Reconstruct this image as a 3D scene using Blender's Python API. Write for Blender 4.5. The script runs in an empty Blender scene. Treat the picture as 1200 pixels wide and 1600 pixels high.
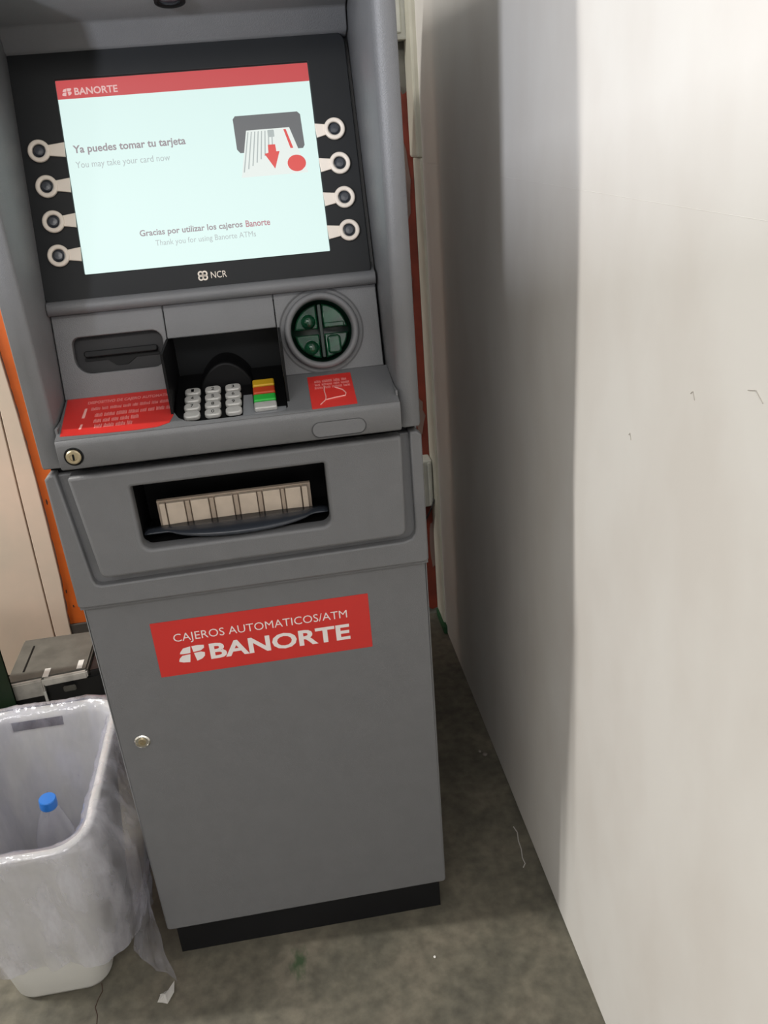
import bpy, bmesh, math, random
from mathutils import Vector, Matrix, noise
random.seed(4)
S = bpy.context.scene
COL = S.collection
V = Vector

# ------------------------------------------------------------------ camera
cam_d = bpy.data.cameras.new('camera')
cam = bpy.data.objects.new('camera', cam_d)
COL.objects.link(cam)
CR = V((0.98614506, -0.14841587, -0.07409889))
CU = V((0.12919579, 0.40697362, 0.90425711))
CF = V((0.10404981, 0.90130195, -0.42050973))
CP = V((0.29829931, -1.01580155, 1.24849123))
cam.matrix_world = Matrix(((CR.x, CU.x, -CF.x, CP.x), (CR.y, CU.y, -CF.y, CP.y), (CR.z, CU.z, -CF.z, CP.z), (0, 0, 0, 1)))
cam_d.sensor_fit = 'VERTICAL'
cam_d.sensor_height = 36.0
cam_d.lens = 1306.3358 / 1600 * 36.0
cam_d.clip_start = 0.02
S.camera = cam

# ------------------------------------------------------------------ light and exposure
S.view_settings.view_transform = 'Standard'
S.view_settings.look = 'None'
S.view_settings.gamma = 1
S.view_settings.use_curve_mapping = False
S.view_settings.exposure = 0.0
S.cycles.transparent_max_bounces = 24
S.cycles.max_bounces = 10

w = bpy.data.worlds.new('room_light')
S.world = w
w.use_nodes = True
w.node_tree.nodes['Background'].inputs[0].default_value = (0.93, 0.96, 1.0, 1)
w.node_tree.nodes['Background'].inputs[1].default_value = 0.38

def area(name, loc, target, sx, sy, energy, color, spin=0):
    d = bpy.data.lights.new(name, 'AREA')
    d.shape = 'RECTANGLE'
    d.size = sx
    d.size_y = sy
    d.energy = energy
    d.color = color
    o = bpy.data.objects.new(name, d)
    COL.objects.link(o)
    o.location = loc
    q = (V(target) - V(loc)).to_track_quat('-Z', 'Y')
    o.rotation_euler = (q.to_matrix() @ Matrix.Rotation(spin, 3, 'Z')).to_euler()
    return o

# fluorescent tubes of the shop ceiling: one nearly level with the machine's front, others out in the shop
area('tube_lamp_side', (-2.4, 0.148, 2.70), (-2.4, 0.148, 0), 2.2, 0.05, 120, (1.0, 0.972, 0.915), math.radians(-3.5))
# daylight from a shop window far to the front left, above the added low partition
area('window_daylight', (-2.55, -4.35, 1.90), (0.6, 0.0, 1.2), 0.30, 0.32, 205, (0.86, 0.90, 1.0))
area('tube_lamp_front', (-0.6, -2.9, 2.9), (0.2, -0.5, 0.6), 2.4, 0.5, 38, (1.0, 0.97, 0.93))

# ------------------------------------------------------------------ materials
def mat(name, color, rough=0.5, metal=0.0, var=0.0, vscale=8.0, color2=None, bump=0.0, bscale=200.0, spec=0.5,
        emit=None, estr=0.0, detail=6.0, lo=0.35, hi=0.65, trans=0.0, alpha=1.0, coat=0.0):
    m = bpy.data.materials.new(name)
    m.use_nodes = True
    nt = m.node_tree
    b = nt.nodes['Principled BSDF']
    c = (*color, 1)
    b.inputs['Base Color'].default_value = c
    b.inputs['Roughness'].default_value = rough
    b.inputs['Metallic'].default_value = metal
    b.inputs['Specular IOR Level'].default_value = spec
    b.inputs['Transmission Weight'].default_value = trans
    b.inputs['Alpha'].default_value = alpha
    b.inputs['Coat Weight'].default_value = coat
    tc = nt.nodes.new('ShaderNodeTexCoord')
    n = nt.nodes.new('ShaderNodeTexNoise')
    n.inputs['Scale'].default_value = vscale
    n.inputs['Detail'].default_value = detail
    nt.links.new(tc.outputs['Object'], n.inputs['Vector'])
    r = nt.nodes.new('ShaderNodeValToRGB')
    r.color_ramp.elements[0].position = lo
    r.color_ramp.elements[1].position = hi
    k = 1 - var
    c2 = color2 if color2 else tuple(x * k for x in color)
    r.color_ramp.elements[0].color = (*c2, 1)
    r.color_ramp.elements[1].color = c
    nt.links.new(n.outputs['Fac'], r.inputs['Fac'])
    nt.links.new(r.outputs['Color'], b.inputs['Base Color'])
    if bump > 0:
        n2 = nt.nodes.new('ShaderNodeTexNoise')
        n2.inputs['Scale'].default_value = bscale
        n2.inputs['Detail'].default_value = 3
        nt.links.new(tc.outputs['Object'], n2.inputs['Vector'])
        bp = nt.nodes.new('ShaderNodeBump')
        bp.inputs['Strength'].default_value = bump
        bp.inputs['Distance'].default_value = 0.002
        nt.links.new(n2.outputs['Fac'], bp.inputs['Height'])
        nt.links.new(bp.outputs['Normal'], b.inputs['Normal'])
    if emit:
        b.inputs['Emission Color'].default_value = (*emit, 1)
        b.inputs['Emission Strength'].default_value = estr
    return m

M = {}
M['paint'] = mat('grey_textured_paint', (0.153, 0.155, 0.160), 0.40, var=0.05, vscale=30, bump=0.25, bscale=900, spec=0.45)
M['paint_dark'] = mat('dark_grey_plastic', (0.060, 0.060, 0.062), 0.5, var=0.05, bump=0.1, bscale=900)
M['bezel'] = mat('black_bezel_plastic', (0.011, 0.012, 0.013), 0.55, spec=0.25, var=0.08, vscale=20)
M['black'] = mat('black_plastic', (0.004, 0.004, 0.0045), 0.5, spec=0.2, var=0.2)
M['gloss_black'] = mat('glossy_black_lip', (0.030, 0.035, 0.045), 0.25, var=0.1)
M['slot_dark'] = mat('charcoal_slot_plastic', (0.016, 0.0155, 0.017), 0.5, spec=0.3)
M['plinth'] = mat('black_plinth_paint', (0.007, 0.007, 0.008), 0.6, spec=0.25, var=0.3)
M['cream'] = mat('cream_plastic', (0.74, 0.66, 0.57), 0.45, var=0.06)
M['slat'] = mat('beige_shutter_plastic', (0.54, 0.45, 0.36), 0.5, var=0.12, vscale=60)
M['slat_dark'] = mat('tan_shutter_plastic', (0.40, 0.32, 0.25), 0.5, var=0.12, vscale=60)
M['brass'] = mat('worn_brass', (0.52, 0.44, 0.29), 0.35, metal=0.8, var=0.35, vscale=90)
M['chrome'] = mat('chrome', (0.75, 0.74, 0.70), 0.2, metal=1.0)
M['red'] = mat('red_vinyl', (0.58, 0.032, 0.026), 0.4, var=0.05)
M['red_shiny'] = mat('red_vinyl_under_film', (0.70, 0.035, 0.028), 0.28, var=0.15, vscale=14, spec=0.6)
M['ink'] = mat('white_print', (0.80, 0.74, 0.72), 0.5)
M['ink_pink'] = mat('faded_white_print', (0.78, 0.26, 0.24), 0.5)
M['ink_film'] = mat('film_crease', (0.85, 0.42, 0.38), 0.3)
M['key'] = mat('silver_key', (0.60, 0.59, 0.56), 0.35, metal=0.2, var=0.1, vscale=120)
M['keyplate'] = mat('silver_key_plate', (0.36, 0.37, 0.39), 0.35, metal=0.4)
M['k_yellow'] = mat('yellow_key', (0.72, 0.42, 0.02), 0.4)
M['k_red'] = mat('red_key', (0.62, 0.07, 0.02), 0.4)
M['k_green'] = mat('green_key', (0.03, 0.50, 0.06), 0.4)
M['reader'] = mat('green_translucent_plastic', (0.005, 0.080, 0.032), 0.16, var=0.7, vscale=45, spec=0.6, trans=0.1, coat=0.3)
M['reader_dark'] = mat('dark_green_plastic', (0.002, 0.014, 0.008), 0.3, var=0.3)
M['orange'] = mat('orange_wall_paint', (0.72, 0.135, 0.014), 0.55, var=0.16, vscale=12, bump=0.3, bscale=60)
M['brown'] = mat('shaded_orange_wall_paint', (0.26, 0.040, 0.020), 0.6, var=0.35, vscale=14, bump=0.3, bscale=60)  # orange paint with the shade of the gap put into its colour
M['plaster'] = mat('bare_plaster', (0.25, 0.17, 0.145), 0.8, var=0.2, bump=0.4, bscale=90)
M['chip'] = mat('dark_paint_chip', (0.06, 0.03, 0.02), 0.8)
M['cream_board'] = mat('cream_painted_board', (0.82, 0.62, 0.49), 0.5, var=0.14, vscale=4, color2=(0.68, 0.56, 0.45), bump=0.1, bscale=80)
M['base_shade'] = mat('dark_base_shade', (0.085, 0.070, 0.058), 0.8, var=0.4, vscale=20)  # shade colour for the foot of the back wall
M['back'] = mat('grey_back_wall_plaster', (0.30, 0.29, 0.25), 0.8, var=0.3, vscale=9, bump=0.2, bscale=90)
M['trimcream'] = mat('cream_trim_paint', (0.62, 0.60, 0.50), 0.5, var=0.1, vscale=15, bump=0.15, bscale=60)
M['white_plastic'] = mat('white_plastic', (0.66, 0.66, 0.60), 0.45, var=0.12, vscale=30)
M['bin'] = mat('off_white_bin_plastic', (0.60, 0.595, 0.56), 0.45, var=0.08, vscale=7, spec=0.4)
M['cap'] = mat('blue_cap_plastic', (0.02, 0.17, 0.58), 0.4)
M['green_box'] = mat('dark_green_plastic_crate', (0.018, 0.085, 0.030), 0.55, var=0.2)
M['unit_grey'] = mat('dusty_grey_lid', (0.15, 0.145, 0.125), 0.5, var=0.3, vscale=25)
M['unit_black'] = mat('black_unit_case', (0.015, 0.015, 0.016), 0.45, var=0.3)
M['silver'] = mat('scuffed_silver_strip', (0.78, 0.74, 0.68), 0.4, var=0.3, vscale=40)
M['paper'] = mat('white_paper', (0.80, 0.78, 0.74), 0.7)
M['cable'] = mat('black_cable', (0.02, 0.02, 0.02), 0.5)
M['pebble'] = mat('dusty_debris', (0.25, 0.22, 0.19), 0.8, var=0.4, vscale=60)
M['scuff'] = mat('faint_scuff', (0.48, 0.45, 0.41), 0.8)
M['thread'] = mat('pale_thread', (0.45, 0.43, 0.40), 0.8)
M['moss'] = mat('green_stain', (0.016, 0.055, 0.016), 0.8, var=0.3)

def emis(name, color, strength=1.0, gradient=None):
    m = bpy.data.materials.new(name)
    m.use_nodes = True
    nt = m.node_tree
    b = nt.nodes['Principled BSDF']
    b.inputs['Base Color'].default_value = (0.01, 0.01, 0.01, 1)
    b.inputs['Roughness'].default_value = 0.35
    b.inputs['Emission Color'].default_value = (*color, 1)
    b.inputs['Emission Strength'].default_value = strength
    return m
M['scr'] = emis('screen_white_glow', (0.72, 0.92, 0.88), 0.95)
M['scr_red'] = emis('screen_red_glow', (0.60, 0.062, 0.066), 0.9)
M['scr_redtext'] = emis('screen_pale_text', (0.80, 0.50, 0.48), 0.9)
M['scr_text1'] = emis('screen_grey_text', (0.29, 0.25, 0.27), 1.0)
M['scr_text2'] = emis('screen_pale_grey_text', (0.42, 0.48, 0.48), 1.0)
M['scr_text3'] = emis('screen_red_text', (0.45, 0.22, 0.25), 1.0)
M['scr_grey'] = emis('screen_grey_picture', (0.115, 0.12, 0.125), 1.0)
M['scr_card'] = emis('screen_card_white', (0.80, 0.86, 0.82), 0.95)
M['scr_line'] = emis('screen_card_lines', (0.40, 0.45, 0.44), 1.0)
M['scr_arrow'] = emis('screen_arrow_red', (0.72, 0.06, 0.05), 0.95)

def floor_material():
    m = mat('stained_concrete', (0.165, 0.148, 0.112), 0.55, bump=0.35, bscale=70)
    nt = m.node_tree
    b = nt.nodes['Principled BSDF']
    tc = nt.nodes.new('ShaderNodeTexCoord')
    n1 = nt.nodes.new('ShaderNodeTexNoise'); n1.inputs['Scale'].default_value = 7; n1.inputs['Detail'].default_value = 9; n1.inputs['Roughness'].default_value = 0.65
    n2 = nt.nodes.new('ShaderNodeTexNoise'); n2.inputs['Scale'].default_value = 45; n2.inputs['Detail'].default_value = 5
    for n in (n1, n2):
        nt.links.new(tc.outputs['Object'], n.inputs['Vector'])
    r1 = nt.nodes.new('ShaderNodeValToRGB')
    e = r1.color_ramp.elements
    e[0].position = 0.3; e[0].color = (0.084, 0.079, 0.062, 1)
    e[1].position = 0.72; e[1].color = (0.181, 0.159, 0.120, 1)
    x = r1.color_ramp.elements.new(0.5); x.color = (0.129, 0.118, 0.089, 1)
    r2 = nt.nodes.new('ShaderNodeValToRGB')
    r2.color_ramp.elements[0].position = 0.3; r2.color_ramp.elements[0].color = (0.72, 0.72, 0.72, 1)
    r2.color_ramp.elements[1].position = 0.7; r2.color_ramp.elements[1].color = (1.2, 1.2, 1.2, 1)
    mx = nt.nodes.new('ShaderNodeMixRGB'); mx.blend_type = 'MULTIPLY'; mx.inputs[0].default_value = 1
    nt.links.new(n1.outputs['Fac'], r1.inputs['Fac'])
    nt.links.new(n2.outputs['Fac'], r2.inputs['Fac'])
    nt.links.new(r1.outputs['Color'], mx.inputs[1])
    nt.links.new(r2.outputs['Color'], mx.inputs[2])
    # small dark green stain spilt on the concrete
    mp = nt.nodes.new('ShaderNodeMapping'); mp.inputs['Location'].default_value = (-0.207 * 60, 0.050 * 32, 0); mp.inputs['Scale'].default_value = (60, 32, 60)
    nt.links.new(tc.outputs['Object'], mp.inputs['Vector'])
    nn = nt.nodes.new('ShaderNodeTexNoise'); nn.inputs['Scale'].default_value = 1.6; nn.inputs['Detail'].default_value = 4
    nt.links.new(mp.outputs['Vector'], nn.inputs['Vector'])
    ln = nt.nodes.new('ShaderNodeVectorMath'); ln.operation = 'LENGTH'
    nt.links.new(mp.outputs['Vector'], ln.inputs[0])
    sb = nt.nodes.new('ShaderNodeMath'); sb.operation = 'MULTIPLY_ADD'; sb.inputs[1].default_value = 2.2
    nt.links.new(nn.outputs['Fac'], sb.inputs[0]); nt.links.new(ln.outputs['Value'], sb.inputs[2])
    mr = nt.nodes.new('ShaderNodeMapRange'); mr.inputs['From Min'].default_value = 1.35; mr.inputs['From Max'].default_value = 2.1
    mr.inputs['To Min'].default_value = 0.8; mr.inputs['To Max'].default_value = 0.0
    nt.links.new(sb.outputs[0], mr.inputs['Value'])
    m3 = nt.nodes.new('ShaderNodeMixRGB'); m3.inputs[2].default_value = (0.020, 0.060, 0.018, 1)
    nt.links.new(mr.outputs[0], m3.inputs[0]); nt.links.new(mx.outputs['Color'], m3.inputs[1])
    nt.links.new(m3.outputs['Color'], b.inputs['Base Color'])
    return m
M['floor'] = floor_material()

def wall_material():
    m = mat('off_white_board', (0.78, 0.75, 0.69), 0.6, bump=0.06, bscale=25)
    nt = m.node_tree
    b = nt.nodes['Principled BSDF']
    tc = nt.nodes.new('ShaderNodeTexCoord')
    mp = nt.nodes.new('ShaderNodeMapping'); mp.inputs['Scale'].default_value = (1, 1.6, 0.9)
    nt.links.new(tc.outputs['Object'], mp.inputs['Vector'])
    n1 = nt.nodes.new('ShaderNodeTexNoise'); n1.inputs['Scale'].default_value = 4.5; n1.inputs['Detail'].default_value = 5
    nt.links.new(mp.outputs['Vector'], n1.inputs['Vector'])
    r1 = nt.nodes.new('ShaderNodeValToRGB')
    e = r1.color_ramp.elements
    e[0].position = 0.33; e[0].color = (0.735, 0.70, 0.655, 1)
    e[1].position = 0.62; e[1].color = (0.79, 0.765, 0.725, 1)
    nt.links.new(n1.outputs['Fac'], r1.inputs['Fac'])
    nt.links.new(r1.outputs['Color'], b.inputs['Base Color'])
    return m
M['wall'] = wall_material()

def film_material(name='clear_plastic_film', white=0.26, wcol=(0.78, 0.78, 0.88)):
    m = bpy.data.materials.new(name)
    m.use_nodes = True
    nt = m.node_tree
    nt.nodes.clear()
    out = nt.nodes.new('ShaderNodeOutputMaterial')
    tr = nt.nodes.new('ShaderNodeBsdfTransparent'); tr.inputs[0].default_value = (0.97, 0.97, 0.98, 1)
    gl = nt.nodes.new('ShaderNodeBsdfGlossy'); gl.inputs['Roughness'].default_value = 0.13; gl.inputs[0].default_value = (0.95, 0.95, 1, 1)
    df = nt.nodes.new('ShaderNodeBsdfDiffuse'); df.inputs[0].default_value = (*wcol, 1)
    tl = nt.nodes.new('ShaderNodeBsdfTranslucent'); tl.inputs[0].default_value = (*wcol, 1)
    ad = nt.nodes.new('ShaderNodeMixShader'); ad.inputs[0].default_value = 0.4
    nt.links.new(df.outputs[0], ad.inputs[1]); nt.links.new(tl.outputs[0], ad.inputs[2])
    tc = nt.nodes.new('ShaderNodeTexCoord')
    n = nt.nodes.new('ShaderNodeTexNoise'); n.inputs['Scale'].default_value = 14; n.inputs['Detail'].default_value = 5
    mp = nt.nodes.new('ShaderNodeMapping'); mp.inputs['Scale'].default_value = (2.2, 2.2, 0.8)
    nt.links.new(tc.outputs['Object'], mp.inputs['Vector'])
    nt.links.new(mp.outputs['Vector'], n.inputs['Vector'])
    rp = nt.nodes.new('ShaderNodeMapRange')
    rp.inputs['From Min'].default_value = 0.35; rp.inputs['From Max'].default_value = 0.7
    rp.inputs['To Min'].default_value = white * 0.6; rp.inputs['To Max'].default_value = white * 1.9
    nt.links.new(n.outputs['Fac'], rp.inputs['Value'])
    m1 = nt.nodes.new('ShaderNodeMixShader')
    nt.links.new(rp.outputs[0], m1.inputs[0])
    nt.links.new(tr.outputs[0], m1.inputs[1]); nt.links.new(ad.outputs[0], m1.inputs[2])
    lw = nt.nodes.new('ShaderNodeLayerWeight'); lw.inputs['Blend'].default_value = 0.5
    pw = nt.nodes.new('ShaderNodeMath'); pw.operation = 'POWER'; pw.inputs[1].default_value = 3.0
    fr = nt.nodes.new('ShaderNodeMath'); fr.operation = 'MULTIPLY_ADD'; fr.inputs[1].default_value = 0.55; fr.inputs[2].default_value = 0.08
    nt.links.new(lw.outputs['Facing'], pw.inputs[0]); nt.links.new(pw.outputs[0], fr.inputs[0])
    m2 = nt.nodes.new('ShaderNodeMixShader')
    nt.links.new(fr.outputs[0], m2.inputs[0])
    nt.links.new(m1.outputs[0], m2.inputs[1]); nt.links.new(gl.outputs[0], m2.inputs[2])
    bp = nt.nodes.new('ShaderNodeBump'); bp.inputs['Strength'].default_value = 0.7; bp.inputs['Distance'].default_value = 0.004
    n3 = nt.nodes.new('ShaderNodeTexNoise'); n3.inputs['Scale'].default_value = 30; n3.inputs['Detail'].default_value = 4
    nt.links.new(mp.outputs['Vector'], n3.inputs['Vector'])
    nt.links.new(n3.outputs['Fac'], bp.inputs['Height'])
    for s in (gl, df):
        nt.links.new(bp.outputs['Normal'], s.inputs['Normal'])
    nt.links.new(m2.outputs[0], out.inputs['Surface'])
    return m
M['film'] = film_material()
M['film_inner'] = film_material('clear_plastic_film_flat', 0.17, (0.74, 0.74, 0.92))
M['bottle'] = film_material('clear_bottle_plastic', 0.10, (0.70, 0.70, 0.76))

# ------------------------------------------------------------------ helpers
WLOC = {}

def link(me, name, m, parent=None, loc=(0, 0, 0), smooth=False):
    o = bpy.data.objects.new(name, me)
    if m is not None and not me.materials:
        me.materials.append(M[m])
    COL.objects.link(o)
    loc = V(loc)
    if parent is not None:
        o.parent = parent
        o.location = loc - WLOC[parent.name]
    else:
        o.location = loc
    WLOC[o.name] = loc.copy()
    if smooth:
        for p in me.polygons:
            p.use_smooth = True
    return o

def thing(name, label, cat, loc=(0, 0, 0), group=None):
    o = bpy.data.objects.new(name, None)
    o.empty_display_size = 0.1
    COL.objects.link(o)
    o.location = loc
    WLOC[o.name] = V(loc)
    o['label'] = label
    o['category'] = cat
    if group:
        o['group'] = group
    return o

def tag(o, label, cat, group=None):
    o['label'] = label
    o['category'] = cat
    if group:
        o['group'] = group
    return o

def struct(o):
    o['kind'] = 'structure'
    return o

def me_from_bm(bm, name='mesh'):
    bmesh.ops.recalc_face_normals(bm, faces=bm.faces)
    me = bpy.data.meshes.new(name)
    bm.to_mesh(me)
    bm.free()
    return me

def box(x0, y0, z0, x1, y1, z1, bev=0.0, seg=2, mtx=None):
    bm = bmesh.new()
    bmesh.ops.create_cube(bm, size=1)
    for v in bm.verts:
        v.co = V((x0 + (v.co.x + .5) * (x1 - x0), y0 + (v.co.y + .5) * (y1 - y0), z0 + (v.co.z + .5) * (z1 - z0)))
    if bev > 0:
        bmesh.ops.bevel(bm, geom=list(bm.edges), offset=bev, segments=seg, affect='EDGES', profile=0.5)
    if mtx is not None:
        bm.transform(mtx)
    return me_from_bm(bm)

def frame(y, z, s, c):
    """local x = world x, local y = up along the panel, local z = outward normal"""
    return Matrix(((1, 0, 0, 0), (0, s, -c, y), (0, c, s, z), (0, 0, 0, 1)))

FRONT = frame(0, 0, 0, 1)
ST = 0.322
SCR = frame(0.0841, 1.108, math.sin(ST), math.cos(ST))
pl = math.hypot(0.028, 0.104)
PAN = frame(0.05, 0.962, 0.028 / pl, 0.104 / pl)
sl = math.hypot(0.095, 0.021)
SHF = frame(-0.045, 0.941, 0.095 / sl, 0.021 / sl)
SIDE = Matrix(((0, 0, 1, 0), (1, 0, 0, 0), (0, 1, 0, 0), (0, 0, 0, 1)))   # local x -> y, local y -> z, local z -> x
PLAN = Matrix.Identity(4)

def rr(x0, y0, x1, y1, r, n=6):
    if not isinstance(r, (tuple, list)):
        r = (r, r, r, r)           # bl, br, tr, tl
    pts = []
    for (cx, cy, a0, k) in ((x0, y0, 180, 0), (x1, y0, 270, 1), (x1, y1, 0, 2), (x0, y1, 90, 3)):
        rad = r[k]
        sx = 1 if k in (0, 3) else -1
        sy = 1 if k in (0, 1) else -1
        if rad <= 1e-6:
            pts.append((cx, cy)); continue
        for i in range(n + 1):
            a = math.radians(a0 + 90 * i / n)
            pts.append((cx + sx * rad + rad * math.cos(a), cy + sy * rad + rad * math.sin(a)))
    return pts

def circ(cx, cy, r, n=40, ry=None):
    ry = ry or r
    return [(cx + r * math.cos(2 * math.pi * i / n), cy + ry * math.sin(2 * math.pi * i / n)) for i in range(n)]

def plate(outlines, z0, z1, mtx, bev=0.0, bres=2):
    """filled 2D outlines (holes allowed) between local z0 and z1, with a small round bevel"""
    cu = bpy.data.curves.new('c', 'CURVE')
    cu.dimensions = '2D'
    cu.fill_mode = 'BOTH'
    for pts in outlines:
        sp = cu.splines.new('POLY')
        sp.points.add(len(pts) - 1)
        for p, q in zip(sp.points, pts):
            p.co = (q[0], q[1], 0, 1)
        sp.use_cyclic_u = True
    cu.extrude = (z1 - z0) / 2 - bev
    if bev > 0:
        cu.bevel_depth = bev
        cu.bevel_resolution = bres
        cu.offset = -bev
    ob = bpy.data.objects.new('c', cu)
    COL.objects.link(ob)
    dg = bpy.context.evaluated_depsgraph_get()
    dg.update()
    me = bpy.data.meshes.new_from_object(ob.evaluated_get(dg))
    bpy.data.objects.remove(ob)
    bpy.data.curves.remove(cu)
    me.transform(Matrix.Translation((0, 0, (z0 + z1) / 2)))
    me.transform(mtx)
    me.materials.clear()
    return me

def text(body, x0, y0, x1, y1, z, mtx, bold=0.0, th=0.0003, shear=0.0, spacing=1.0):
    cu = bpy.data.curves.new('t', 'FONT')
    cu.body = body
    cu.size = 1
    cu.extrude = 0.5
    cu.offset = bold
    cu.shear = shear
    cu.space_character = spacing
    cu.resolution_u = 3
    ob = bpy.data.objects.new('t', cu)
    COL.objects.link(ob)
    dg = bpy.context.evaluated_depsgraph_get()
    dg.update()
    me = bpy.data.meshes.new_from_object(ob.evaluated_get(dg))
    bpy.data.objects.remove(ob)
    bpy.data.curves.remove(cu)
    xs = [v.co.x for v in me.vertices]; ys = [v.co.y for v in me.vertices]
    ax, bx, ay, by = min(xs), max(xs), min(ys), max(ys)
    for v in me.vertices:
        v.co = V((x0 + (v.co.x - ax) / (bx - ax) * (x1 - x0), y0 + (v.co.y - ay) / (by - ay) * (y1 - y0), z + v.co.z * th))
    me.transform(mtx)
    me.materials.clear()
    return me

def join(meshes):
    bm = bmesh.new()
    for me in meshes:
        bm.from_mesh(me)
    me = bpy.data.meshes.new('joined')
    bm.to_mesh(me)
    bm.free()
    return me

def lathe(profile, mtx, n=32, cap=True):
    """profile (r, z) revolved about local z"""
    bm = bmesh.new()
    rings = []
    for r, z in profile:
        rings.append([bm.verts.new((r * math.cos(2 * math.pi * i / n), r * math.sin(2 * math.pi * i / n), z)) for i in range(n)])
    for a, b in zip(rings, rings[1:]):
        for i in range(n):
            bm.faces.new((a[i], a[(i + 1) % n], b[(i + 1) % n], b[i]))
    if cap:
        if profile[0][0] > 1e-5: bm.faces.new(rings[0][::-1])
        if profile[-1][0] > 1e-5: bm.faces.new(rings[-1])
    bmesh.ops.remove_doubles(bm, verts=bm.verts, dist=1e-6)
    bm.transform(mtx)
    return me_from_bm(bm)

def tube(pts, r, n=8):
    bm = bmesh.new()
    rings = []
    pts = [V(p) for p in pts]
    for i, p in enumerate(pts):
        d = (pts[min(i + 1, len(pts) - 1)] - pts[max(i - 1, 0)]).normalized()
        a = d.cross(V((0, 0, 1)))
        if a.length < 1e-3: a = d.cross(V((1, 0, 0)))
        a.normalize(); b = d.cross(a)
        rings.append([bm.verts.new(p + (a * math.cos(2 * math.pi * k / n) + b * math.sin(2 * math.pi * k / n)) * r) for k in range(n)])
    for a, b in zip(rings, rings[1:]):
        for i in range(n):
            bm.faces.new((a[i], a[(i + 1) % n], b[(i + 1) % n], b[i]))
    bm.faces.new(rings[0]); bm.faces.new(rings[-1])
    return me_from_bm(bm)

def T(x, y, z=0): return Matrix.Translation((x, y, z))

# ------------------------------------------------------------------ setting
XW = 0.657
struct(link(box(-4.6, -5.2, -0.12, 1.0, 1.3, 0.0), 'floor', 'floor'))
struct(link(box(-4.6, -1.70, 0.0, -0.20, -1.62, 1.42, 0.01), 'added_light_blocker', 'wall'))  # low partition added out of view to keep window light off the lower wall
struct(link(box(XW, -5.2, 0.0, XW + 0.12, 0.955, 3.0, 0.004), 'wall_right', 'wall'))
wb = struct(link(box(-4.6, 0.955, 0.0, 1.0, 1.10, 3.0), 'wall_back', 'back'))
# orange painted field behind the machine (shade painted in as red-brown at its right end), with ragged edges
YB = Matrix(((1, 0, 0, 0), (0, 0, -1, 0), (0, 1, 0, 0), (0, 0, 0, 1)))
EDGE = [(-0.319, 0.128), (-0.3175, 0.16), (-0.310, 0.27), (-0.307, 0.40), (-0.305, 0.54), (-0.306, 0.70), (-0.310, 0.84), (-0.311, 2.4)]
def edge_x(z):
    for (xa, za), (xb, zb) in zip(EDGE, EDGE[1:]):
        if z <= zb: return xa + (xb - xa) * max(0, (z - za)) / (zb - za)
    return EDGE[-1][0]
random.seed(3)
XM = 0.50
op = [(-0.319, 0.129), (-0.15, 0.129), (-0.15, 1.312)] + [(edge_x(1.30 - 1.17 * i / 70) + random.uniform(-.0015, .0015), 1.30 - 1.17 * i / 70) for i in range(70)]
struct(link(plate([op], -0.955, -0.951, YB), 'orange_paint_field', 'orange', wb))
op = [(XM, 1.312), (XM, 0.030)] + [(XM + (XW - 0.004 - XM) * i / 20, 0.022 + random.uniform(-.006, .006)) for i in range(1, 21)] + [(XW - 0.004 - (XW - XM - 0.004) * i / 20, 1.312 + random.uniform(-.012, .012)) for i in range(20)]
struct(link(plate([op], -0.955, -0.951, YB), 'shaded_orange_field', 'brown', wb))
def ragged(cx, cz, rx, rz, seed, n=16):
    random.seed(seed)
    return [(cx + rx * math.cos(2 * math.pi * i / n) * random.uniform(.65, 1.1), cz + rz * math.sin(2 * math.pi * i / n) * random.uniform(.8, 1.1)) for i in range(n)]
for k, (cx, cz, rx, rz) in enumerate(((0.630, 1.13, 0.015, 0.09), (0.627, 0.90, 0.010, 0.05), (0.634, 0.58, 0.014, 0.05), (0.650, 0.215, 0.009, 0.075))):
    struct(link(plate([ragged(cx, cz, rx, rz, k)], -0.951, -0.9500, FRONT), 'bare_patch', 'plaster', wb))
for k, (cx, cz, rx, rz) in enumerate(((-0.2965, 0.475, 0.0018, 0.008), (-0.307, 0.225, 0.0018, 0.006), (-0.299, 0.180, 0.0016, 0.004))):
    struct(link(plate([ragged(cx, cz, rx, rz, k + 20)], -0.951, -0.9500, FRONT), 'paint_chip', 'chip', wb))
SE = [(-0.364, 0.005), (-0.362, 0.111), (-0.359, 0.227), (-0.355, 0.373), (-0.351, 0.511), (-0.344, 0.711), (-0.335, 2.4)]
struct(link(plate([[(x + 0.0015, z) for x, z in SE] + [(x - 0.001, z) for x, z in EDGE[::-1]] + [(-0.320, 0.005)]], -0.956, -0.943, YB, 0.0015), 'painted_board', 'cream_board', wb))
struct(link(plate([[(-1.30, 0.005)] + [(x - 0.002, z) for x, z in SE] + [(-1.30, 2.4)]], -0.956, -0.943, YB, 0.0015), 'painted_board', 'cream_board', wb))
struct(link(box(-0.3195, 0.946, 0.0, 0.45, 0.956, 0.128, 0.002), 'base_shade_band', 'base_shade'))  # dark strip painting the shade along the foot of the wall
# post at the far end of the right wall, its upper half a little proud
struct(link(box(0.645, 0.86, 1.177, XW + 0.02, 0.942, 3.0, 0.005), 'trim_1', 'trimcream'))
struct(link(box(0.6515, 0.86, 0.024, XW + 0.02, 0.942, 1.177, 0.004), 'trim_2', 'trimcream'))
o = struct(link(box(0.648, 0.842, 0.0, XW + 0.02, 0.9425, 0.024, 0.003), 'trim_3', 'green_box'))

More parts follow.
